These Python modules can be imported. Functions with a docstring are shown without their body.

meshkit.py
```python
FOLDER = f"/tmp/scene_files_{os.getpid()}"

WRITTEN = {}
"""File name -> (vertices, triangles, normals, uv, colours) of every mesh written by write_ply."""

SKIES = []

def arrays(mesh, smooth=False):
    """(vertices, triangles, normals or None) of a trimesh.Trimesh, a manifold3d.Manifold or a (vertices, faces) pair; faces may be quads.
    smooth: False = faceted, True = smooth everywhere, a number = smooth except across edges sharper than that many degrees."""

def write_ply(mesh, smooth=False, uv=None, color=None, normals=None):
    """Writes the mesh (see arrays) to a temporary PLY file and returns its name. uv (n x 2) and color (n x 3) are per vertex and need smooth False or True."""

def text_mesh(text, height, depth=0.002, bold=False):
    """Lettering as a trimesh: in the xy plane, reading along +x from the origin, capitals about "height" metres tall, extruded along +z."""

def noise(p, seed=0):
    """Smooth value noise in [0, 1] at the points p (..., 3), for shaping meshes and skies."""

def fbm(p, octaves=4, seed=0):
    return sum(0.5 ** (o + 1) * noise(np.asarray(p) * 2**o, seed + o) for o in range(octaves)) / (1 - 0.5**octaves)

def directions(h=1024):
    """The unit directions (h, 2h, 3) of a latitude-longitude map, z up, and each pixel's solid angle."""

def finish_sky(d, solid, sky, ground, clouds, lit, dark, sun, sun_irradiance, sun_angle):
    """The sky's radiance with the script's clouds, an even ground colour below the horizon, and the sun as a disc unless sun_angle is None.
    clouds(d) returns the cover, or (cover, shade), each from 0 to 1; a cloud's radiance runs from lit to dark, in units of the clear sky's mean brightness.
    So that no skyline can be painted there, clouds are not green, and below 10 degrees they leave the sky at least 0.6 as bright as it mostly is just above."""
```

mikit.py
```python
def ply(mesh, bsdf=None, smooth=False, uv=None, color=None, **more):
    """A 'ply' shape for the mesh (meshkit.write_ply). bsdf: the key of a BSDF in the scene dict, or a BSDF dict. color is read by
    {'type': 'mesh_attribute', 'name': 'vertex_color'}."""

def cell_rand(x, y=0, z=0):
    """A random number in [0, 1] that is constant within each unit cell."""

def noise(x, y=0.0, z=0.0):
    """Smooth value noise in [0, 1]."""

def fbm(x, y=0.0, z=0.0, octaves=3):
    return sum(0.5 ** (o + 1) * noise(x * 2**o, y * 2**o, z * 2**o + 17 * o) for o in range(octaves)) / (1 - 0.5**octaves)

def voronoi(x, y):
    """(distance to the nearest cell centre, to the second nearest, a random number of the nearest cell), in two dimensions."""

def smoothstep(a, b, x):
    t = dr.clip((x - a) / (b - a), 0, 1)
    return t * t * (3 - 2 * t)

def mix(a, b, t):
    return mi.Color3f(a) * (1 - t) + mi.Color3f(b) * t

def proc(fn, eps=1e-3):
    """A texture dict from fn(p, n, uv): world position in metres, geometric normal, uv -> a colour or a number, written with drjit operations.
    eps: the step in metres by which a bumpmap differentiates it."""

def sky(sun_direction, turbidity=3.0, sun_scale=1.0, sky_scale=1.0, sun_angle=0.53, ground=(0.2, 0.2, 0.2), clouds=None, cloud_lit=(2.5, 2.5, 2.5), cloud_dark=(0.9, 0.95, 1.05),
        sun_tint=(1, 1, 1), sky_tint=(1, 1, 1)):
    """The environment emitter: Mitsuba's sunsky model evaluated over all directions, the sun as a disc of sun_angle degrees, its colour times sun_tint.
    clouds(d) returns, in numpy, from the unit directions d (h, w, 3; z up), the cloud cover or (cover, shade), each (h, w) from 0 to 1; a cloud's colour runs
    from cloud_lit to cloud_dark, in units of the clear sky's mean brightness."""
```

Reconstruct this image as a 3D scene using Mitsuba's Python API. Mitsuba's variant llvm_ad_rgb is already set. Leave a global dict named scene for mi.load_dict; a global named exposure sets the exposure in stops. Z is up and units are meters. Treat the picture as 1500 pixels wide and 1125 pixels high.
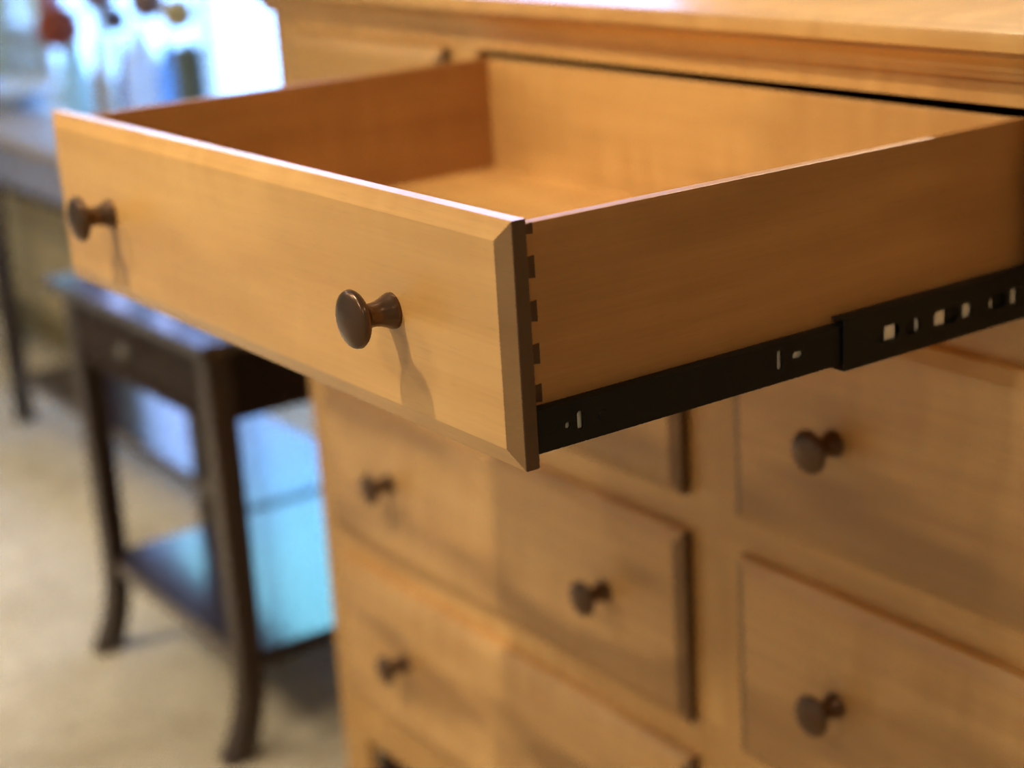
import math, random
import numpy as np, trimesh, manifold3d as m3
import drjit as dr, mitsuba as mi, mikit
from mikit import noise, fbm, smoothstep, mix
T = mi.ScalarTransform4f
S = 0.88                       # plan units -> metres
scene, labels = {}, {}
random.seed(7); rng = np.random.default_rng(7)

# ------------------------------------------------------------------ camera, sky, lights, exposure
exposure = 0.0
R = np.array([[0.57351500, 0.81697659, -0.06024779], [0.21239859, -0.21932675, -0.95225134], [-0.79118100, 0.53333388, -0.29931186]])
C = np.array([1.8966334, -1.2524890, 0.4493764])
FOCAL = 2547.75
M = np.eye(4); M[:3, 0] = -R[0]; M[:3, 1] = -R[1]; M[:3, 2] = R[2]; M[:3, 3] = C * S
focus = float(R[2] @ (np.array([0.80, -0.56, 0.10]) - C)) * S
scene['camera'] = {'type': 'thinlens', 'fov': 2 * math.degrees(math.atan(750 / FOCAL)), 'fov_axis': 'x',
                   'to_world': T(M.tolist()), 'aperture_radius': 0.0100, 'focus_distance': focus,
                   'near_clip': 0.05, 'far_clip': 200.0}


def clouds(d):
    import meshkit
    n = meshkit.fbm(d * [2.2, 2.2, 5.0] + [5.3, 1.7, 0.4], 4, 3)
    k = meshkit.fbm(d * [5.0, 5.0, 7.0], 3, 39)
    return np.clip((n - 0.38) * 5.0, 0, 1), np.clip((k - 0.36) * 7.0, 0, 1)


SKY = 36.0
scene['sky'] = mikit.sky((0.35, -0.65, 0.68), turbidity=3.0, sun_scale=0.0, sky_scale=SKY, ground=(0.5, 0.5, 0.5),
                         clouds=clouds, cloud_lit=(0.62, 1.95, 2.15), cloud_dark=(0.75, 0.92, 1.75), sky_tint=(0.34, 0.75, 1.3))
FL, CE = -1.13, 2.02            # floor and ceiling heights
WARM = np.array([1.0, 0.85, 0.62])
# track spot lamps: position, aim point, radiance, emitter radius, hood length
SPOTS = [((0.06, -1.50, 1.86), (0.42, -0.42, 0.05), 3700.0, 0.035, 0.10),
         ((-2.1, -2.0, 1.86), (-1.9, -0.75, -1.13), 7000.0, 0.04, 0.16),
         ((-0.25, 1.46, 1.86), (0.60, 0.0, 0.26), 3100.0, 0.04, 0.13)]
# unseen ceiling fill lamps, added for ambient light: position, radius, radiance
FILL = [((-1.2, -2.6), 0.16, 125.0), ((1.0, -2.8), 0.16, 100.0), ((3.2, -2.4), 0.16, 40.0), ((-3.4, -2.6), 0.16, 110.0),
        ((2.7, -0.4), 0.16, 18.0), ((-3.8, -0.8), 0.16, 80.0)]
scene['sky']['sampling_weight'] = 8.0


def disc(r, n=28):
    """Disc of radius r facing +z."""
    a = np.arange(n) * 2 * np.pi / n
    v = np.vstack([[[0, 0, 0]], np.stack([r * np.cos(a), r * np.sin(a), 0 * a], 1)])
    return trimesh.Trimesh(v, [(0, 1 + k, 1 + (k + 1) % n) for k in range(n)], process=False)





# ------------------------------------------------------------------ helpers
def tm(m):
    if isinstance(m, m3.Manifold):
        k = m.to_mesh()
        return trimesh.Trimesh(k.vert_properties[:, :3], k.tri_verts, process=False)
    return m


def hull(pts):
    return m3.Manifold.hull_points(np.asarray(pts, float))


def box(x0, x1, y0, y1, z0, z1, c=0.0):
    """Box with chamfered edges, as a Manifold."""
    c = min(c, (x1 - x0) * .45, (y1 - y0) * .45, (z1 - z0) * .45)
    p = []
    for a in (0, 1):
        for b in (0, 1):
            for e in (0, 1):
                x, y, z = (x0, x1)[a], (y0, y1)[b], (z0, z1)[e]
                sx, sy, sz = (1, -1)[a], (1, -1)[b], (1, -1)[e]
                if c <= 0:
                    p.append((x, y, z))
                else:
                    p += [(x, y + sy * c, z + sz * c), (x + sx * c, y, z + sz * c), (x + sx * c, y + sy * c, z),
                          (x + sx * c * .3, y + sy * c * .3, z + sz * c * .3)]
                    p += [(x + sx * c * .3, y + sy * c * .3, z + sz * c), (x + sx * c * .3, y + sy * c, z + sz * c * .3), (x + sx * c, y + sy * c * .3, z + sz * c * .3)]
    return hull(p)


def lathe(prof, n=40, axis='z', at=(0, 0, 0)):
    """Revolve (radius, height) profile; axis direction of the height: 'z' up or '-y' towards the viewer's side."""
    m = trimesh.creation.revolve(np.array(prof, float), sections=n)
    v = m.vertices.copy()
    if axis == '-y':
        v = np.stack([v[:, 0], -v[:, 2], v[:, 1]], 1)
    elif axis == 'x':
        v = np.stack([v[:, 2], v[:, 1], -v[:, 0]], 1)
    m = trimesh.Trimesh(v + np.array(at), m.faces, process=False)
    if m.volume < 0:
        m.invert()
    return m


def smooth_prof(pts, n=8):
    from scipy.interpolate import PchipInterpolator
    pts = np.array(pts, float)
    t = np.arange(len(pts)); tt = np.linspace(0, len(pts) - 1, (len(pts) - 1) * n + 1)
    return np.stack([PchipInterpolator(t, pts[:, 0])(tt), PchipInterpolator(t, pts[:, 1])(tt)], 1)


def tube(path, r, n=10):
    path = np.array(path, float); r = np.broadcast_to(r, len(path))
    return tm(m3.Manifold.batch_hull([]) if False else sum_hulls(path, r, n))


def sum_hulls(path, r, n):
    out = []
    for a, b, ra, rb in zip(path[:-1], path[1:], r[:-1], r[1:]):
        sa = m3.Manifold.sphere(float(ra), n).translate(a.tolist()); sb = m3.Manifold.sphere(float(rb), n).translate(b.tolist())
        out.append(m3.Manifold.batch_hull([sa, sb]))
    return m3.Manifold.batch_boolean(out, m3.OpType.Add)


def numbered(key):
    if key not in used:
        used.add(key); return key
    k = 1
    while f'{key}_{k:03d}' in used:
        k += 1
    key = f'{key}_{k:03d}'; used.add(key)
    return key


used = set()


def put(name, mesh, mat, parent=None, smooth=30, label=None, cat=None, group=None, kind=None, color=None, **more):
    key = numbered(parent + '__' + name if parent else name)
    mesh = tm(mesh)
    mesh = trimesh.Trimesh(np.array(mesh.vertices) * S, mesh.faces, process=False)
    scene[key] = mikit.ply(mesh, mat, smooth=smooth, **more)
    say(key, label, cat, group, kind)
    return key


def say(key, label=None, cat=None, group=None, kind=None):
    d = {}
    if label: d['label'] = label
    if cat: d['category'] = cat
    if group: d['group'] = group
    if kind: d['kind'] = kind
    if d: labels[key] = d


def thing(name, label, cat, group=None):
    key = numbered(name)
    say(key, label, cat, group)
    return key


# ------------------------------------------------------------------ materials
def P(color, rough=.5, spec=.5, metal=0., coat=0., coat_gloss=.9, sheen=0., bump=None, bscale=1.):
    c = color if isinstance(color, dict) else {'type': 'rgb', 'value': list(map(float, color))}
    b = {'type': 'principled', 'base_color': c, 'roughness': rough, 'metallic': metal, 'clearcoat': coat, 'clearcoat_gloss': coat_gloss, 'sheen': sheen}
    if metal == 0: b['specular'] = spec
    if bump is not None:
        b = {'type': 'bumpmap', 'arbitrary': mikit.proc(bump), 'scale': bscale, 'bsdf': b}
    return {'type': 'twosided', 'bsdf': b}


def wood(axis, light, mid, dark, blotch=1.0, seed=0.0, fig=1.0, ends=0.0):
    """Stained maple: long streaks along the axis, soft blotches, faint curl across."""
    def fn(p, n, uv):
        q = [p.x + seed, p.y + seed * 1.7, p.z + seed * .6]
        a = {'x': 0, 'y': 1, 'z': 2}[axis]
        l = q[a]; u, v = [q[i] for i in range(3) if i != a]
        warp = noise(l * 3.0, u * 5, v * 5) * .02
        streak = fbm(l * 2.2, (u + warp) * 42, (v + warp) * 42, 3)
        fine = noise(l * 14, u * 420, v * 420)
        cloud = fbm(l * 3.4 + u * 2, u * 11.0, v * 11.0, 3)
        curl = noise(l * 62 + noise(u * 14, v * 14) * 4, u * 12, v * 12)
        where = smoothstep(.45, .70, noise(l * 3.1 + 7, u * 7, v * 7 + 2))
        t = dr.clip(.5 + (streak - .5) * 1.1 + (fine - .5) * .34 + (curl - .5) * (.14 + .62 * where) * fig, 0, 1)
        c = mix(mid, light, t)
        b = smoothstep(.42, .66, cloud) * blotch
        c = mix(c, mi.Color3f(dark), b * .7)
        pore = smoothstep(.74, .86, noise(l * 60, u * 700, v * 700)) * .05
        c = c * (1 - pore)
        if ends:
            e = smoothstep(.08, .56, dr.abs(n[a])) * ends
            c = mix(c, mi.Color3f(.074, .031, .010), e)
        return c
    return mikit.proc(fn)


L_, M_, D_ = (.66, .385, .130), (.54, .290, .088), (.34, .17, .050)
for a in 'xyz':
    scene['maple_' + a] = P(wood(a, L_, M_, D_, .55, {'x': 0., 'y': 3., 'z': 6.}[a]), .38, .5, coat=.5, coat_gloss=.88)
scene['maple_front'] = P(wood('x', L_, M_, D_, .45, 11.3, 1.4, 1.0), .26, .5, coat=1., coat_gloss=.94)
scene['maple_blotchy'] = P(wood('x', (.66, .39, .145), (.50, .265, .090), (.25, .12, .038), 1.0, 4.2, 1.0, 1.0), .40, .5, coat=.4, coat_gloss=.85)
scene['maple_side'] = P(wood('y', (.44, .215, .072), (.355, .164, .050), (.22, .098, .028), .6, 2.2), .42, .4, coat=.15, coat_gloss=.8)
scene['maple_top'] = P(wood('x', L_, M_, D_, .4, 8.8), .30, .5, coat=.8, coat_gloss=.92)
scene['end_grain'] = P(wood('z', (.075, .032, .011), (.055, .023, .008), (.035, .014, .005), .6, 1.1), .5, .4)
scene['carcass_dark'] = P((.10, .055, .025), .8, .2)
scene['bronze'] = P((.105, .055, .027), .26, metal=.82, coat=.5)
scene['black_steel'] = P((.006, .006, .005), .5, .2)
scene['zinc'] = P((.68, .66, .58), .40, metal=.25)
scene['espresso'] = P(wood('x', (.030, .015, .010), (.020, .010, .007), (.011, .006, .005), .5, 5.5), .13, .75, coat=.9, coat_gloss=.96)
scene['espresso_front'] = P(wood('x', (.030, .015, .009), (.021, .010, .006), (.012, .006, .004), .5, 5.5), .5, .12)
scene['espresso_leg'] = P(wood('z', (.034, .018, .011), (.024, .012, .008), (.014, .007, .005), .5, 5.9), .34, .45, coat=.3)
scene['grey_wood'] = P(wood('x', (.40, .33, .28), (.32, .26, .22), (.22, .17, .14), .5, 9.5), .35, .5)
scene['slate_paint'] = P((.22, .245, .36), .45, .4)


def carpet(p, n, uv):
    a = fbm(p.x * 6, p.y * 6, 0, 3); b = noise(p.x * 160, p.y * 160, 1); c = fbm(p.x * 26, p.y * 26, 4, 2)
    t = dr.clip(.5 + (a - .5) * .8 + (b - .5) * .5 + (c - .5) * .5, 0, 1)
    return mix((.40, .335, .225), (.60, .53, .39), t)


scene['carpet_pile'] = P(mikit.proc(carpet), .95, .1, sheen=.3)
scene['olive_paint'] = P((.50, .41, .24), .7, .3)
scene['tan_paint'] = P((.46, .38, .22), .7, .3)
scene['olive_trim'] = P((.20, .165, .075), .5, .4)
scene['cream_paint'] = P((.70, .62, .48), .8, .2)
scene['ceiling_paint'] = P((.78, .74, .66), .9, .1)
scene['frame_paint'] = P((.72, .72, .70), .4, .4)
scene['tan_trim'] = P((.42, .34, .17), .5, .4)
scene['lamp_black'] = P((.03, .03, .03), .5, .4)
scene['pane_glass'] = {'type': 'thindielectric', 'int_ior': 1.5}
scene['concrete'] = P(mikit.proc(lambda p, n, uv: mix((.66, .68, .70), (.82, .84, .86), fbm(p.x * .7, p.y * .7, 0, 4))), .9, .1)
scene['white_glaze'] = P((.78, .84, .90), .15, .5, coat=.6)
scene['shaded_white_glaze'] = P((.50, .68, .90), .15, .5, coat=.6)  # white dish glaze with the bluish shade of its underside put into the colour
for k_, c_ in (('aqua_glass', (.84, .97, .97)), ('milk_glass', (.88, .90, .92)), ('sky_glass', (.45, .68, .92))):
    scene[k_] = {'type': 'principledthin', 'base_color': {'type': 'rgb', 'value': list(c_)}, 'roughness': .3, 'diff_trans': 1.3, 'spec_trans': .25, 'eta': 1.4}
scene['blue_glaze'] = P((.10, .20, .52), .15, .5, coat=.6)
scene['teal_glaze'] = P((.13, .20, .21), .3, .5, coat=.3)
scene['amber_glaze'] = P((.42, .30, .12), .2, .5, coat=.5)
scene['amber_dark'] = P((.10, .08, .055), .3, .5)
scene['chalk_wood'] = P((.60, .56, .54), .6, .3)
scene['red_brown_petal'] = P((.30, .085, .055), .9, .1)
scene['mauve_petal'] = P((.45, .22, .24), .9, .1)
scene['grey_brown_petal'] = P((.26, .19, .17), .9, .1)
scene['dusk_petal'] = P((.13, .12, .18), .9, .1)
scene['straw_petal'] = P((.62, .56, .32), .9, .1)
scene['stem_green'] = P((.12, .12, .07), .8, .2)

# ------------------------------------------------------------------ room
XW0, XW1, YF = -7.62, 4.6, -5.2
YP, YK, YG = 0.70, 1.80, 1.95   # platform edge, knee wall face, window plane
put('floor', box(XW0, XW1, YF, YG + .2, FL - .06, FL), 'carpet_pile', kind='structure', label='beige carpeted floor')
put('wall_partition', box(XW0, -3.26, YP, YP + .07, FL, -.275, .004), 'olive_paint', kind='structure', label='low olive partition wall behind the console table')
put('baseboard_1', box(XW0, -3.26, YP - .018, YP, FL, FL + .11, .003), 'olive_trim', kind='structure', label='dark olive baseboard')
put('ceiling', box(XW0, XW1, YF, YG + .2, CE, CE + .1), 'ceiling_paint', kind='structure', label='pale ceiling')
put('wall_left', box(XW0 - .1, XW0, YF, YG + .2, FL, CE), 'tan_paint', kind='structure', label='tan side wall')
put('wall_right', box(XW1, XW1 + .1, YF, YG + .2, FL, CE), 'cream_paint', kind='structure', label='cream side wall')
put('wall_front', box(XW0, XW1, YF - .1, YF, FL, CE), 'cream_paint', kind='structure', label='cream wall across the room')
WX0, WX1, WZ0, WZ1 = -7.44, -1.75, -.60, 1.55
put('wall_back', box(XW0, XW1, YK, YG + .2, FL, WZ0 - .03), 'olive_paint', kind='structure', label='olive knee wall under the window')
put('wall_back', box(WX1, XW1, YK, YG + .2, WZ0 - .03, CE), 'cream_paint', kind='structure', label='cream wall right of the window')
put('wall_back', box(XW0, WX0, YK, YG + .2, WZ0 - .03, CE), 'tan_paint', kind='structure', label='tan wall left of the window')
put('wall_back', box(WX0, WX1, YK, YG + .2, WZ1, CE), 'cream_paint', kind='structure', label='cream wall above the window')
put('trim_2', box(WX0, WX1, YK - .02, YG, WZ0 - .03, WZ0, .004), 'frame_paint', kind='structure', label='white window ledge')
put('trim_3', box(WX0 - .10, WX0 + .02, YK - .03, YG, WZ0 - .03, WZ1, .004), 'tan_trim', kind='structure', label='tan post at the left of the window')
w = put('window_1', box(WX0 + .03, WX1, YG - .02, YG + .05, WZ0, WZ0 + .05, .004), 'frame_paint', kind='structure', label='large shop window with white frame')
put('frame', box(WX0 + .03, WX1, YG - .02, YG + .05, WZ1 - .05, WZ1, .004), 'frame_paint', w)
cuts = [WX0 + .05, -6.20, -5.02, -3.40, WX1 - .02]
for i, x in enumerate(cuts):
    put('mullion', box(x - .02, x + .02, YG - .015, YG + .045, WZ0 + .05, WZ1 - .05, .004), 'frame_paint', w)
for a, b in zip(cuts[:-1], cuts[1:]):
    put('pane', trimesh.Trimesh([[a + .02, YG + .015, WZ0 + .05], [b - .02, YG + .015, WZ0 + .05], [b - .02, YG + .015, WZ1 - .05], [a + .02, YG + .015, WZ1 - .05]], [[0, 1, 2], [0, 2, 3]], process=False), 'pane_glass', w, smooth=False)
put('pavement', box(-90, 40, YG + .2, 90, FL - .35, FL - .25), 'concrete', kind='structure', label='pale concrete pavement outside')

# ------------------------------------------------------------------ added fill lamps and track spots on the ceiling
for i, ((x, y), r, rad) in enumerate(FILL):
    t = thing('ceiling_fill_lamp', 'unseen round ceiling fill lamp added for ambient light, with white trim ring', 'fill light', 'added fill lamps')
    put('trim_ring', lathe([(r, 0), (r + .03, 0), (r + .03, .012), (r, .012), (r, 0)], 32, at=(x, y, CE - .012)), 'frame_paint', t)
    d = disc(r * S, 32); d.vertices[:, [1, 2]] *= -1
    d.apply_translation(np.array([x, y, CE - .006]) * S)
    key = numbered(t + '__lens')
    scene[key] = mikit.ply(d, 'frame_paint', emitter={'type': 'area', 'radiance': {'type': 'rgb', 'value': (np.array([1., .86, .66]) * rad).tolist()}, 'sampling_weight': 2.0})
for i, (pos, aim, rad, r, hood) in enumerate(SPOTS):
    t = thing('track_spotlight', 'black track spotlight on the ceiling aimed at ' + ('the open drawer', 'the carpet before the end table', 'the dresser top')[i], 'spotlight', 'track spotlights')
    pos, aim = np.array(pos), np.array(aim)
    d = (aim - pos) / np.linalg.norm(aim - pos)
    A = trimesh.geometry.align_vectors([0, 0, 1], d); A[:3, 3] = pos
    hd = trimesh.creation.revolve(np.array([(r + .012, -.05), (r + .012, hood), (r + .008, hood), (r + .008, -.012), (0, -.012), (0, -.05), (r + .012, -.05)]), sections=28)
    hd.apply_transform(A)
    put('housing', hd, 'lamp_black', t)
    put('stem', tube([pos - d * .03, [pos[0], pos[1], CE]], .010), 'lamp_black', t)
    b = disc(r); b.apply_transform(A)
    b = trimesh.Trimesh(b.vertices * S, b.faces)
    scene[numbered(t + '__bulb')] = mikit.ply(b, 'frame_paint', emitter={'type': 'area', 'radiance': {'type': 'rgb', 'value': (WARM * rad).tolist()}, 'sampling_weight': 8.0 if i == 0 else 5.0})

# ------------------------------------------------------------------ dresser
D, W, H = 0.5697, 0.8957, 0.19          # open drawer: reach, width, height of its front
XL, XR = -0.557, 1.453
YB = 0.60                        # back of the case
dz = thing('dresser', 'golden maple dresser with bronze knobs, top middle drawer pulled out', 'dresser')
TOPZ0, TOPZ1 = .2450, .2640
put('top', box(XL - .022, XR + .022, -.040, YB + .01, TOPZ0, TOPZ1, .0035), 'maple_top', dz)
# moulding under the top: stepped profile swept along the front
prof = [(0., .2165), (-.007, .2165), (-.0085, .2195), (-.0085, .2225), (-.012, .2240), (-.0135, .2290), (-.0185, .2345), (-.026, .2380), (-.0275, .2395), (-.0275, .2450), (0, .2450)]
from shapely.geometry import Polygon
mo = m3.Manifold.extrude(m3.CrossSection([prof[::-1]]), XR - XL + .02)
k = mo.to_mesh(); v = k.vert_properties[:, :3]; v = np.stack([v[:, 2] + XL - .01, v[:, 0], v[:, 1]], 1)
mo = trimesh.Trimesh(v, k.tri_verts, process=False)
if mo.volume < 0: mo.invert()
put('moulding', mo, 'maple_x', dz, smooth=20)
ROWS = [(-.3078, -.0475), (-.6106, -.3560), (-.9140, -.6600)]
ZB = -1.006
LX0, LX1, RX0, RX1 = -.487, .405, .500, 1.392
OV = .009
# face frame: stiles
put('stile', box(XL, LX0 + OV, 0, .022, FL, .2200, .004), 'maple_z', dz)
put('stile', box(RX1 - OV, XR, 0, .022, FL, .2200, .004), 'maple_z', dz)
put('stile', box(LX1 - OV, RX0 + OV, .0004, .022, ZB + .0, .0 - .0475 + OV, .001), 'maple_z', dz)
put('stile', box(-.0640, .0050, 0, .022, -.009, .1916, .001), 'maple_z', dz)
put('stile', box(.8910, .9600, 0, .022, -.009, .1916, .001), 'maple_z', dz)
# rails
xa, xb = LX0 + OV, RX1 - OV
put('rail', box(xa, xb, .0002, .022, .1916, .2200, .001), 'maple_x', dz)
put('rail', box(xa, xb, .0002, .022, -.0475 - OV, .0020, .001), 'maple_x', dz)
for (z0, z1), (u0, u1) in zip(ROWS, ROWS[1:]):
    put('rail', box(xa, xb, 0, .022, u1 - OV, z0 + OV, .001), 'maple_x', dz)
put('rail', box(xa, xb, 0, .022, ZB, ROWS[2][0] + OV, .001), 'maple_x', dz)
# case panels
put('side_panel', box(XL + .004, XL + .024, .022, YB, FL + .10, .2450), 'maple_z', dz)
put('side_panel', box(XR - .024, XR - .004, .022, YB, FL + .10, .2450), 'maple_z', dz)
put('foot', box(XL + .002, XL + .07, YB - .07, YB, FL, FL + .10, .003), 'maple_z', dz)
put('foot', box(XR - .07, XR - .002, YB - .07, YB, FL, FL + .10, .003), 'maple_z', dz)
put('back_panel', box(XL + .024, XR - .024, YB - .012, YB, FL + .10, .2450), 'carcass_dark', dz)
put('bottom_panel', box(XL + .024, XR - .024, .022, YB - .012, ZB - .0, ZB + .018), 'carcass_dark', dz)
put('added_toe_board', box(XL + .024, XR - .024, .055, .070, FL, ZB), 'carcass_dark', dz)  # dark board added so the opening under the case comes out dark
put('divider', box(LX1 + .03, LX1 + .06, .022, YB - .012, ZB + .018, -.045), 'carcass_dark', dz)
put('divider', box(-.055, -.010, .022, YB - .012, -.025, .2450), 'carcass_dark', dz)
put('divider', box(.905, .950, .022, YB - .012, -.025, .2450), 'carcass_dark', dz)
put('dust_panel', box(XL + .024, XR - .024, .022, YB - .012, -.045, -.025), 'carcass_dark', dz)


def front_mesh(x0, x1, z0, z1, y, t=.013, bev=.0155, bd=.006, bt=None):
    """Drawer front: square-edged board, field raised by a shallow bevel all round. y = plane of the outer edge (front)."""
    e = .0010
    p = []
    for s, yy in ((e, y + t), (0, y + t - e), (0, y + e * .7), (e * .6, y)):
        p += [(a, yy, b) for a in (x0 + s, x1 - s) for b in (z0 + s, z1 - s)]
    p += [(a, y - bd, b) for a in (x0 + bev, x1 - bev) for b in (z0 + bev, z1 - bev)]
    return hull(p)


KP = smooth_prof([(0.0001, -.004), (.0150, -.004), (.0150, 0), (.0148, .0025), (.0125, .0080), (.0102, .0150), (.0098, .0200), (.0112, .0255), (.0165, .0295), (.0222, .0325), (.0240, .0355), (.0232, .0385), (.0190, .0415), (.0110, .0440), (.0001, .0450)], 5)
KP[:, 0] = np.maximum(KP[:, 0], 0)
KP[0, 0] = KP[-1, 0] = 0
knob_ply = mikit.ply(trimesh.Trimesh(lathe(KP, 44, '-y').vertices * S, lathe(KP, 44, '-y').faces), 'bronze', smooth=True)


def knob(x, y, z, parent, label=None):
    key = numbered(parent + '__knob')
    scene[key] = {**knob_ply, 'to_world': T().translate([x * S, y * S, z * S])}
    say(key, label)


def closed(x0, x1, z0, z1, knobs, mat):
    d = put('drawer', front_mesh(x0, x1, z0, z1, -.0135, .0135), mat, dz, smooth=False)
    put('drawer_box', box(x0 + .022, x1 - .022, .0, YB - .06, z0 + .022, z1 - .03), 'maple_y', d)
    for x in knobs:
        knob(x, -.0195, (z0 + z1) / 2 + .002, d)


closed(LX0 + .007, -.055, 0, H, [-.268], 'maple_front')
closed(.950, 1.385, 0, H, [1.168], 'maple_front')
for i, (z0, z1) in enumerate(ROWS):
    closed(LX0, LX1, z0, z1, [-.284, .250], 'maple_blotchy')
    closed(RX0, RX1, z0, z1, [.662, 1.19], 'maple_blotchy')

# ------------------------------------------------------------------ the open drawer
yF = -D                          # plane of the outer edge of its front
yI = yF + .013                   # inner face of the front
od = put('drawer', front_mesh(0, W, 0, H, yF), 'maple_front', dz, smooth=False, label='open drawer front with bevelled edge')
knob(.1537, yF - .006, .0948, od); knob(.7286, yF - .006, .0948, od)
SX0, SX1, ST = .0155, W - .0155, .012      # outer faces of the sides
SZ0, SZ1 = .0085, .1822
PINY = yI + .0160
pins = [(.1737, .1822)] + [(.1406, .158), (.1075, .124), (.0748, .091), (.0450, .0595)]
# the box's own front board, whose dovetail pins reach through the sides
inner = box(SX0 + .0125, SX1 - .0125, yI - .0003, yI + .0158, SZ0, SZ1 - .0012, .0006)
put('inner_front', inner, 'end_grain', od)
side = box(-ST, 0, yI, .012, SZ0, SZ1, .0012)
for s in range(2):
    sd = side.translate([SX1, 0, 0]) if s == 0 else box(SX0, SX0 + ST, yI, .012, SZ0, SZ1, .0012)
    X0, X1 = (SX1 - ST - .001, SX1 + .0003) if s == 0 else (SX0 - .0003, SX0 + ST + .001)
    for (a, b) in pins:
        pin = hull([(x, y, z) for x in (X0 - .01, X1 + .01) for (y, zz) in ((yI - .002, (a + .0014, b - .0014)), (PINY, (a, b))) for z in zz])
        sd = sd - pin
        pm = hull([(x, y, z) for x in (X0 + .0008, X1 - .0003) for (y, zz) in ((yI + .0002, (a + .0016, b - .0016)), (PINY - .0002, (a + .0002, b - .0002))) for z in zz])
        if s == 0:
            put('dovetail_pin', pm, 'end_grain', od)
    put('side_panel', sd, 'maple_side', od)
put('back_panel', box(SX0 + ST, SX1 - ST, .0015, .0125, .012, SZ1 - .001, .0008), 'maple_x', od, smooth=False)
put('bottom_panel', box(SX0 + ST - .004, SX1 - ST + .004, yI + .010, .006, .034, .040), 'maple_x', od)

# ------------------------------------------------------------------ ball-bearing slide on the right side
def slot(y, z, ly, lz, x0, x1):
    r = min(ly, lz) / 2
    n = 20
    c = []
    for (cy, cz) in ((y - ly / 2 + r, z - lz / 2 + r), (y + ly / 2 - r, z + lz / 2 - r)):
        cyl = m3.Manifold.cylinder(x1 - x0, r, r, n)
        c.append(cyl.rotate([0, 90, 0]).translate([x0, cy, cz]))
    return m3.Manifold.batch_hull(c)


def channel(x0, x1, y0, y1, z0, z1, th, lip, opening):
    """C channel along y. opening '+': web at the outside x1 (flanges run back to x0)."""
    out = box(x0, x1, y0, y1, z0, z1, .0014)
    return out - (box(x0 - .01, x1 - th, y0 - .01, y1 + .01, z0 + th, z1 - th))


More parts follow.
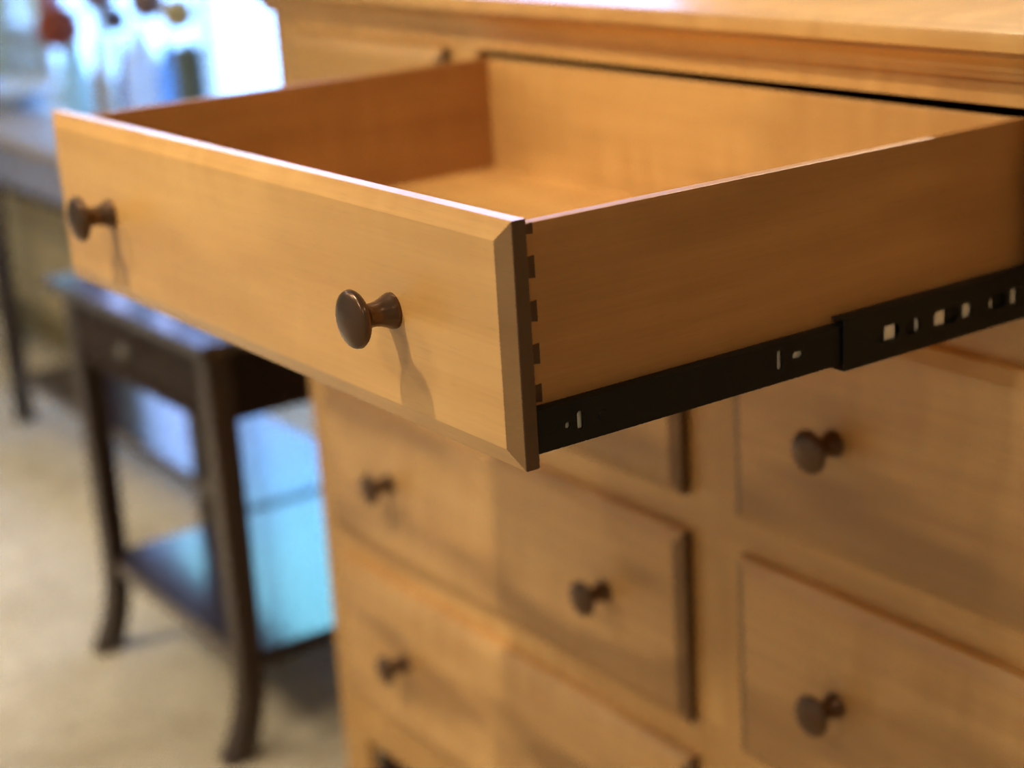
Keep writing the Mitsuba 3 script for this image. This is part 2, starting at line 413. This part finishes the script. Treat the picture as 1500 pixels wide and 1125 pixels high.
SZa, SZb = .0090, .0436
XS = W - .003
ms = channel(SX1, XS, yI + .0015, .012, SZa, SZb, .0016, 0, '+')
for (y, z, ly, lz) in ((-.5275, .0258, .0048, .0052), (-.516, .0270, .0052, .0150), (-.311, .0290, .0052, .0165), (-.2905, .0292, .0115, .0060)):
    ms = ms - slot(y, z, ly, lz, XS - .006, XS + .004)
sl = put('slide_rail', ms, 'black_steel', od, smooth=25, label='black steel slide member screwed to the drawer side')
put('zinc_strip', box(XS - .0040, XS - .0030, yI + .02, -.24, .020, .037), 'zinc', od)
scr = lathe([(0, 0), (.0045, 0), (.0040, .0012), (.0016, .0015), (0, .0010)], 20, 'x', (XS - .0002, -.494, .0262))
put('screw', scr, 'black_steel', od)
# intermediate member, still hooked in the case
Z4, Z5 = .0035, .0498
XI = W + .0008
im = channel(SX1 + .001, XI, -.241, .30, Z4, Z5, .0016, 0, '+')
for (y, z, ly, lz) in ((-.189, .0268, .030, .0140), (-.158, .0266, .0190, .0140), (-.1165, .0266, .0330, .0140), (-.0905, .0266, .0170, .0140), (-.048, .0268, .0230, .0135), (-.026, .0268, .0100, .0150)):
    im = im - slot(y, z, ly, lz, XI - .0045, XI + .004) if min(ly, lz) > .012 else im - box(XI - .0045, XI + .004, y - ly / 2, y + ly / 2, z - lz / 2, z + lz / 2)
sr = put('drawer_slide', im, 'black_steel', dz, smooth=25, label='black steel extension slide with punched slots')
for (y, ly, dx) in ((-.1835, .0125, 0), (-.1500, .0040, 0), (-.1215, .0120, 0), (-.0865, .0090, 0), (-.0560, .0050, 0), (-.0255, .0085, 0)):
    put('ball_cage', box(XI - .0042, XI - .0028, y - ly / 2, y + ly / 2, .0195, .0335, .0006), 'zinc', sr)

# ------------------------------------------------------------------ dark end table left of the dresser
ns = thing('end_table', 'dark espresso end table with drawer and low shelf beside the maple dresser', 'end table')
NX0, NX1, NY0, NY1 = -1.405, -.745, -.095, .575
put('tabletop', box(-1.440, -.715, -.118, .595, -.354, -.3325, .004), 'espresso', ns)
lw = .050


def sabre_leg(x0, y0, flip):
    """Square leg; the lower part sweeps outwards (in y) into a flared foot."""
    zs = np.array([-.354, -.60, -.80, -.90, -.96, -1.01, -1.05, -1.09, -1.115, -1.13])
    off = np.array([0, 0, 0, 0, -.001, -.005, -.013, -.026, -.037, -.045])
    wd = np.array([lw, lw, lw * .96, lw * .92, lw * .90, lw * .90, lw * .92, lw * .98, lw * 1.04, lw * 1.08])
    rings = []
    for z, o, w_ in zip(zs, off, wd):
        yc = y0 + lw / 2 + (o if not flip else -o)
        xc = x0 + lw / 2
        h = w_ / 2; c = .004
        rings.append([(xc - h + c, yc - h, z), (xc + h - c, yc - h, z), (xc + h, yc - h + c, z), (xc + h, yc + h - c, z), (xc + h - c, yc + h, z), (xc - h + c, yc + h, z), (xc - h, yc + h - c, z), (xc - h, yc - h + c, z)])
    v = np.array(rings).reshape(-1, 3); n = 8; f = []
    for i in range(len(zs) - 1):
        for j in range(n):
            a, b = i * n + j, i * n + (j + 1) % n
            f += [(a, a + n, b), (b, a + n, b + n)]
    last = (len(zs) - 1) * n
    for j in range(1, n - 1):
        f += [(0, j, j + 1), (last, last + j + 1, last + j)]
    m = trimesh.Trimesh(v, f, process=False)
    if m.volume < 0: m.invert()
    return m


for x in (NX0, NX1 - lw):
    put('leg', sabre_leg(x, NY0, False), 'espresso_leg', ns)
    put('leg', sabre_leg(x, NY1 - lw, True), 'espresso_leg', ns)
put('apron', box(NX0 + lw, NX1 - lw, NY0 + .012, NY0 + .03, -.488, -.354, .002), 'espresso_front', ns)
put('apron', box(NX0 + lw, NX1 - lw, NY1 - .03, NY1 - .012, -.488, -.354, .002), 'espresso_front', ns)
put('apron', box(NX0 + .012, NX0 + .03, NY0 + lw, NY1 - lw, -.488, -.354, .002), 'espresso_front', ns)
put('apron', box(NX1 - .03, NX1 - .012, NY0 + lw, NY1 - lw, -.488, -.354, .002), 'espresso_front', ns)
dr_ = put('drawer', box(NX0 + lw + .006, NX1 - lw - .006, NY0 + .002, NY0 + .016, -.462, -.366, .003), 'espresso_front', ns)
scene['pewter'] = P((.22, .21, .19), .4, metal=.4)
put('knob', lathe([(0, 0), (.009, 0), (.007, .008), (.007, .012), (.014, .017), (.014, .021), (.008, .026), (0, .027)], 24, '-y', ((NX0 + NX1) / 2, NY0 + .002, -.414)), 'pewter', dr_)
put('rail', box(NX0 + lw, NX1 - lw, NY0 + .004, NY0 + .022, -.490, -.468, .002), 'espresso_front', ns)
put('shelf', box(NX0 + .012, NX1 - .008, NY0 + .012, NY1 - .012, -.958, -.926, .003), 'espresso', ns)

# ------------------------------------------------------------------ long console table under the window
ct = thing('console_table', 'long console table with grey top, slate drawers and dark low shelf by the window', 'table')
CX0, CX1, CY0, CY1, CZ = -4.05, -1.50, .285, .622, -.2375
put('tabletop', box(CX0, CX1, CY0 - .02, CY1, CZ - .026, CZ, .004), 'grey_wood', ct)
for x in (-3.95, -3.075, -1.775):
    put('leg', box(x, x + .05, CY0 + .005, CY0 + .055, FL, CZ - .026, .003), 'espresso_leg', ct)
    xb = x if x < -2 else -1.575
    put('leg', box(xb, xb + .05, CY1 - .055, CY1 - .005, FL, CZ - .026, .003), 'espresso_leg', ct)
put('apron', box(CX0 + .03, CX1 - .03, CY0 + .012, CY0 + .030, -.385, CZ - .026), 'espresso_front', ct)
n = 5
xs = np.linspace(-4.0, -1.53, n + 1)
xs = [-4.0, -3.38, -2.76, -2.14, -1.53]
for a, b in zip(xs[:-1], xs[1:]):
    put('drawer', box(a + .012, b - .012, CY0 - .004, CY0 + .012, -.376, CZ - .030, .003), 'slate_paint', ct)
put('rail', box(CX0 + .03, CX1 - .03, CY0 - .002, CY0 + .02, -.398, -.380, .002), 'espresso_front', ct)
put('shelf', box(-2.90, -1.455, CY0 - .01, CY1 - .01, -.972, -.940, .003), 'espresso', ct)

# ------------------------------------------------------------------ things on the console and the ledge
CT, LG = CZ, WZ0
tr = thing('serving_dish', 'white glazed oval dish with bluish shade painted on its underside at left of the console table', 'dish')
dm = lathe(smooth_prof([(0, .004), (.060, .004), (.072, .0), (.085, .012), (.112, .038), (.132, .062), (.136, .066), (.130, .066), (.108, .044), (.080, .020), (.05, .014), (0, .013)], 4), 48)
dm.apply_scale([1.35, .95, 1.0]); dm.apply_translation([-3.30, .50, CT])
put('bowl', dm, 'shaded_white_glaze', tr, smooth=True)
rim = lathe([(.129, .058), (.137, .060), (.139, .067), (.130, .069), (.126, .064), (.129, .058)], 48)
rim.apply_scale([1.35, .95, 1.0]); rim.apply_translation([-3.30, .50, CT + .0006])
put('rim', rim, 'white_glaze', tr)

# whitewashed slatted crate on the window ledge
cr = thing('slatted_crate', 'whitewashed slatted wooden crate on the window ledge at far left', 'crate')
cx, cy, cz = -6.90, 1.872, WZ0
for s in (-.34, .34):
    for t_ in (-.045, .045):
        put('post', box(cx + s - .02, cx + s + .02, cy + t_ - .014, cy + t_ + .014, cz, cz + .27, .003), 'chalk_wood', cr)
for xx in np.linspace(-.26, .26, 5):
    put('slat', box(cx + xx - .045, cx + xx + .045, cy - .059, cy - .045, cz + .015, cz + .25, .003), 'chalk_wood', cr)
for zz in (.02, .20):
    put('rail', box(cx - .33, cx + .33, cy - .044, cy - .030, cz + zz, cz + zz + .045, .003), 'chalk_wood', cr)
    put('rail', box(cx - .33, cx + .33, cy + .030, cy + .044, cz + zz, cz + zz + .045, .003), 'chalk_wood', cr)
put('lid', box(cx - .37, cx + .37, cy - .064, cy + .064, cz + .270, cz + .30, .005), 'white_glaze', cr)


def vase(name, label, cat, prof, at, mat, group=None):
    t = put(name, lathe(smooth_prof(prof, 5), 40, at=at), mat, smooth=True, label=label, cat=cat, group=group)
    return t


def bloom(c, r, seed, petals=46):
    """Dried flower head: many cupped petals on a sphere, one mesh."""
    g = np.random.default_rng(seed); out = []
    for k in range(petals):
        z = 1 - 2 * (k + .5) / petals; a = k * 2.39996
        d = np.array([math.sqrt(1 - z * z) * math.cos(a), math.sqrt(1 - z * z) * math.sin(a), z])
        m = trimesh.creation.icosphere(1, r * .34); m.apply_scale([1, 1, .35])
        A = trimesh.geometry.align_vectors([0, 0, 1], d + g.normal(0, .25, 3)); A[:3, 3] = np.array(c) + d * r * (.78 + .12 * g.random())
        m.apply_transform(A); out.append(m)
    core = trimesh.creation.icosphere(2, r * .8); core.apply_translation(c); out.append(core)
    return trimesh.util.concatenate(out)


def flower(head, r, foot, mat, label, seed, lean=.5):
    t = thing('dried_flower', label, 'flower')
    head, foot = np.array(head, float), np.array(foot, float)
    mid = (head + foot) / 2; mid[:2] = foot[:2] + (head[:2] - foot[:2]) * .25
    ts = np.linspace(0, 1, 7)[:, None]
    path = (1 - ts) ** 2 * foot + 2 * ts * (1 - ts) * mid + ts ** 2 * head
    put('stem', tube(path, .004, 8), 'stem_green', t)
    put('flower_head', bloom(head, r, seed), mat, t, smooth=True)




vase('glass_vase', 'tall pale aqua vase holding the red-brown dried flowers', 'vase', [(0, 0), (.036, 0), (.044, .01), (.046, .07), (.036, .15), (.027, .20), (.030, .245), (.026, .245), (.022, .20), (.03, .15), (.04, .07), (.03, .012), (0, .010)], (-2.875, .545, CT), 'aqua_glass')
vase('bottle', 'slim amber bottle with dark neck right of the aqua vase', 'bottle', [(0, 0), (.018, 0), (.021, .006), (.022, .13), (.016, .16), (.0105, .18), (.0105, .225), (.012, .226), (.012, .232), (0, .232)], (-2.68, .545, CT), 'amber_glaze')
vase('bottle', 'narrow dark blue bottle beside the wide white bottle', 'bottle', [(0, 0), (.017, 0), (.020, .008), (.020, .14), (.012, .18), (.010, .235), (.013, .238), (.013, .245), (0, .245)], (-2.515, .545, CT), 'blue_glaze')
vase('bottle', 'wide white bottle vase holding two dried flowers', 'bottle', [(0, 0), (.040, 0), (.047, .012), (.048, .17), (.038, .215), (.022, .235), (.020, .262), (.024, .266), (.018, .266), (.016, .24), (0, .235)], (-2.39, .545, CT), 'milk_glass')
vase('bottle', 'light blue bottle left of the teal canister', 'bottle', [(0, 0), (.026, 0), (.032, .010), (.032, .17), (.022, .205), (.014, .225), (.014, .245), (.018, .248), (.010, .248), (.008, .22), (0, .21)], (-2.215, .545, CT), 'sky_glass')
cn = thing('canister', 'dark teal lidded canister rightmost on the console table', 'canister')
put('jar', lathe(smooth_prof([(0, 0), (.034, 0), (.038, .006), (.038, .225), (.035, .232), (0, .232)], 4), 40, at=(-2.09, .545, CT)), 'teal_glaze', cn)
put('lid', lathe(smooth_prof([(0, .232), (.039, .232), (.039, .242), (.022, .250), (.008, .253), (.009, .263), (0, .267)], 4), 40, at=(-2.09, .545, CT)), 'teal_glaze', cn)
AV = (-2.875, .545, CT + .252)
flower((-2.753, .47, 0.033), .060, (-2.878, .541, CT + .252), 'red_brown_petal', 'large red-brown dried flower head leaning left out of the aqua vase', 1)
flower((-3.535, .74, 0.045), .046, (-2.884, .547, CT + .252), 'mauve_petal', 'mauve dried flower head above the red-brown one', 2)
flower((-2.66, .56, .115), .045, (-2.866, .547, CT + .252), 'grey_brown_petal', 'grey-brown dried flower head leaning right out of the aqua vase', 3)
flower((-2.535, .545, .055), .034, (-2.398, .541, CT + .272), 'dusk_petal', 'small dark violet dried flower head over the blue bottle', 4)
flower((-2.375, .575, .105), .046, (-2.386, .547, CT + .272), 'grey_brown_petal', 'grey-brown dried flower head standing over the white bottle', 5)
flower((-2.16, .56, .085), .040, (-2.215, .545, CT + .252), 'straw_petal', 'straw coloured dried flower head in the light blue bottle', 6)
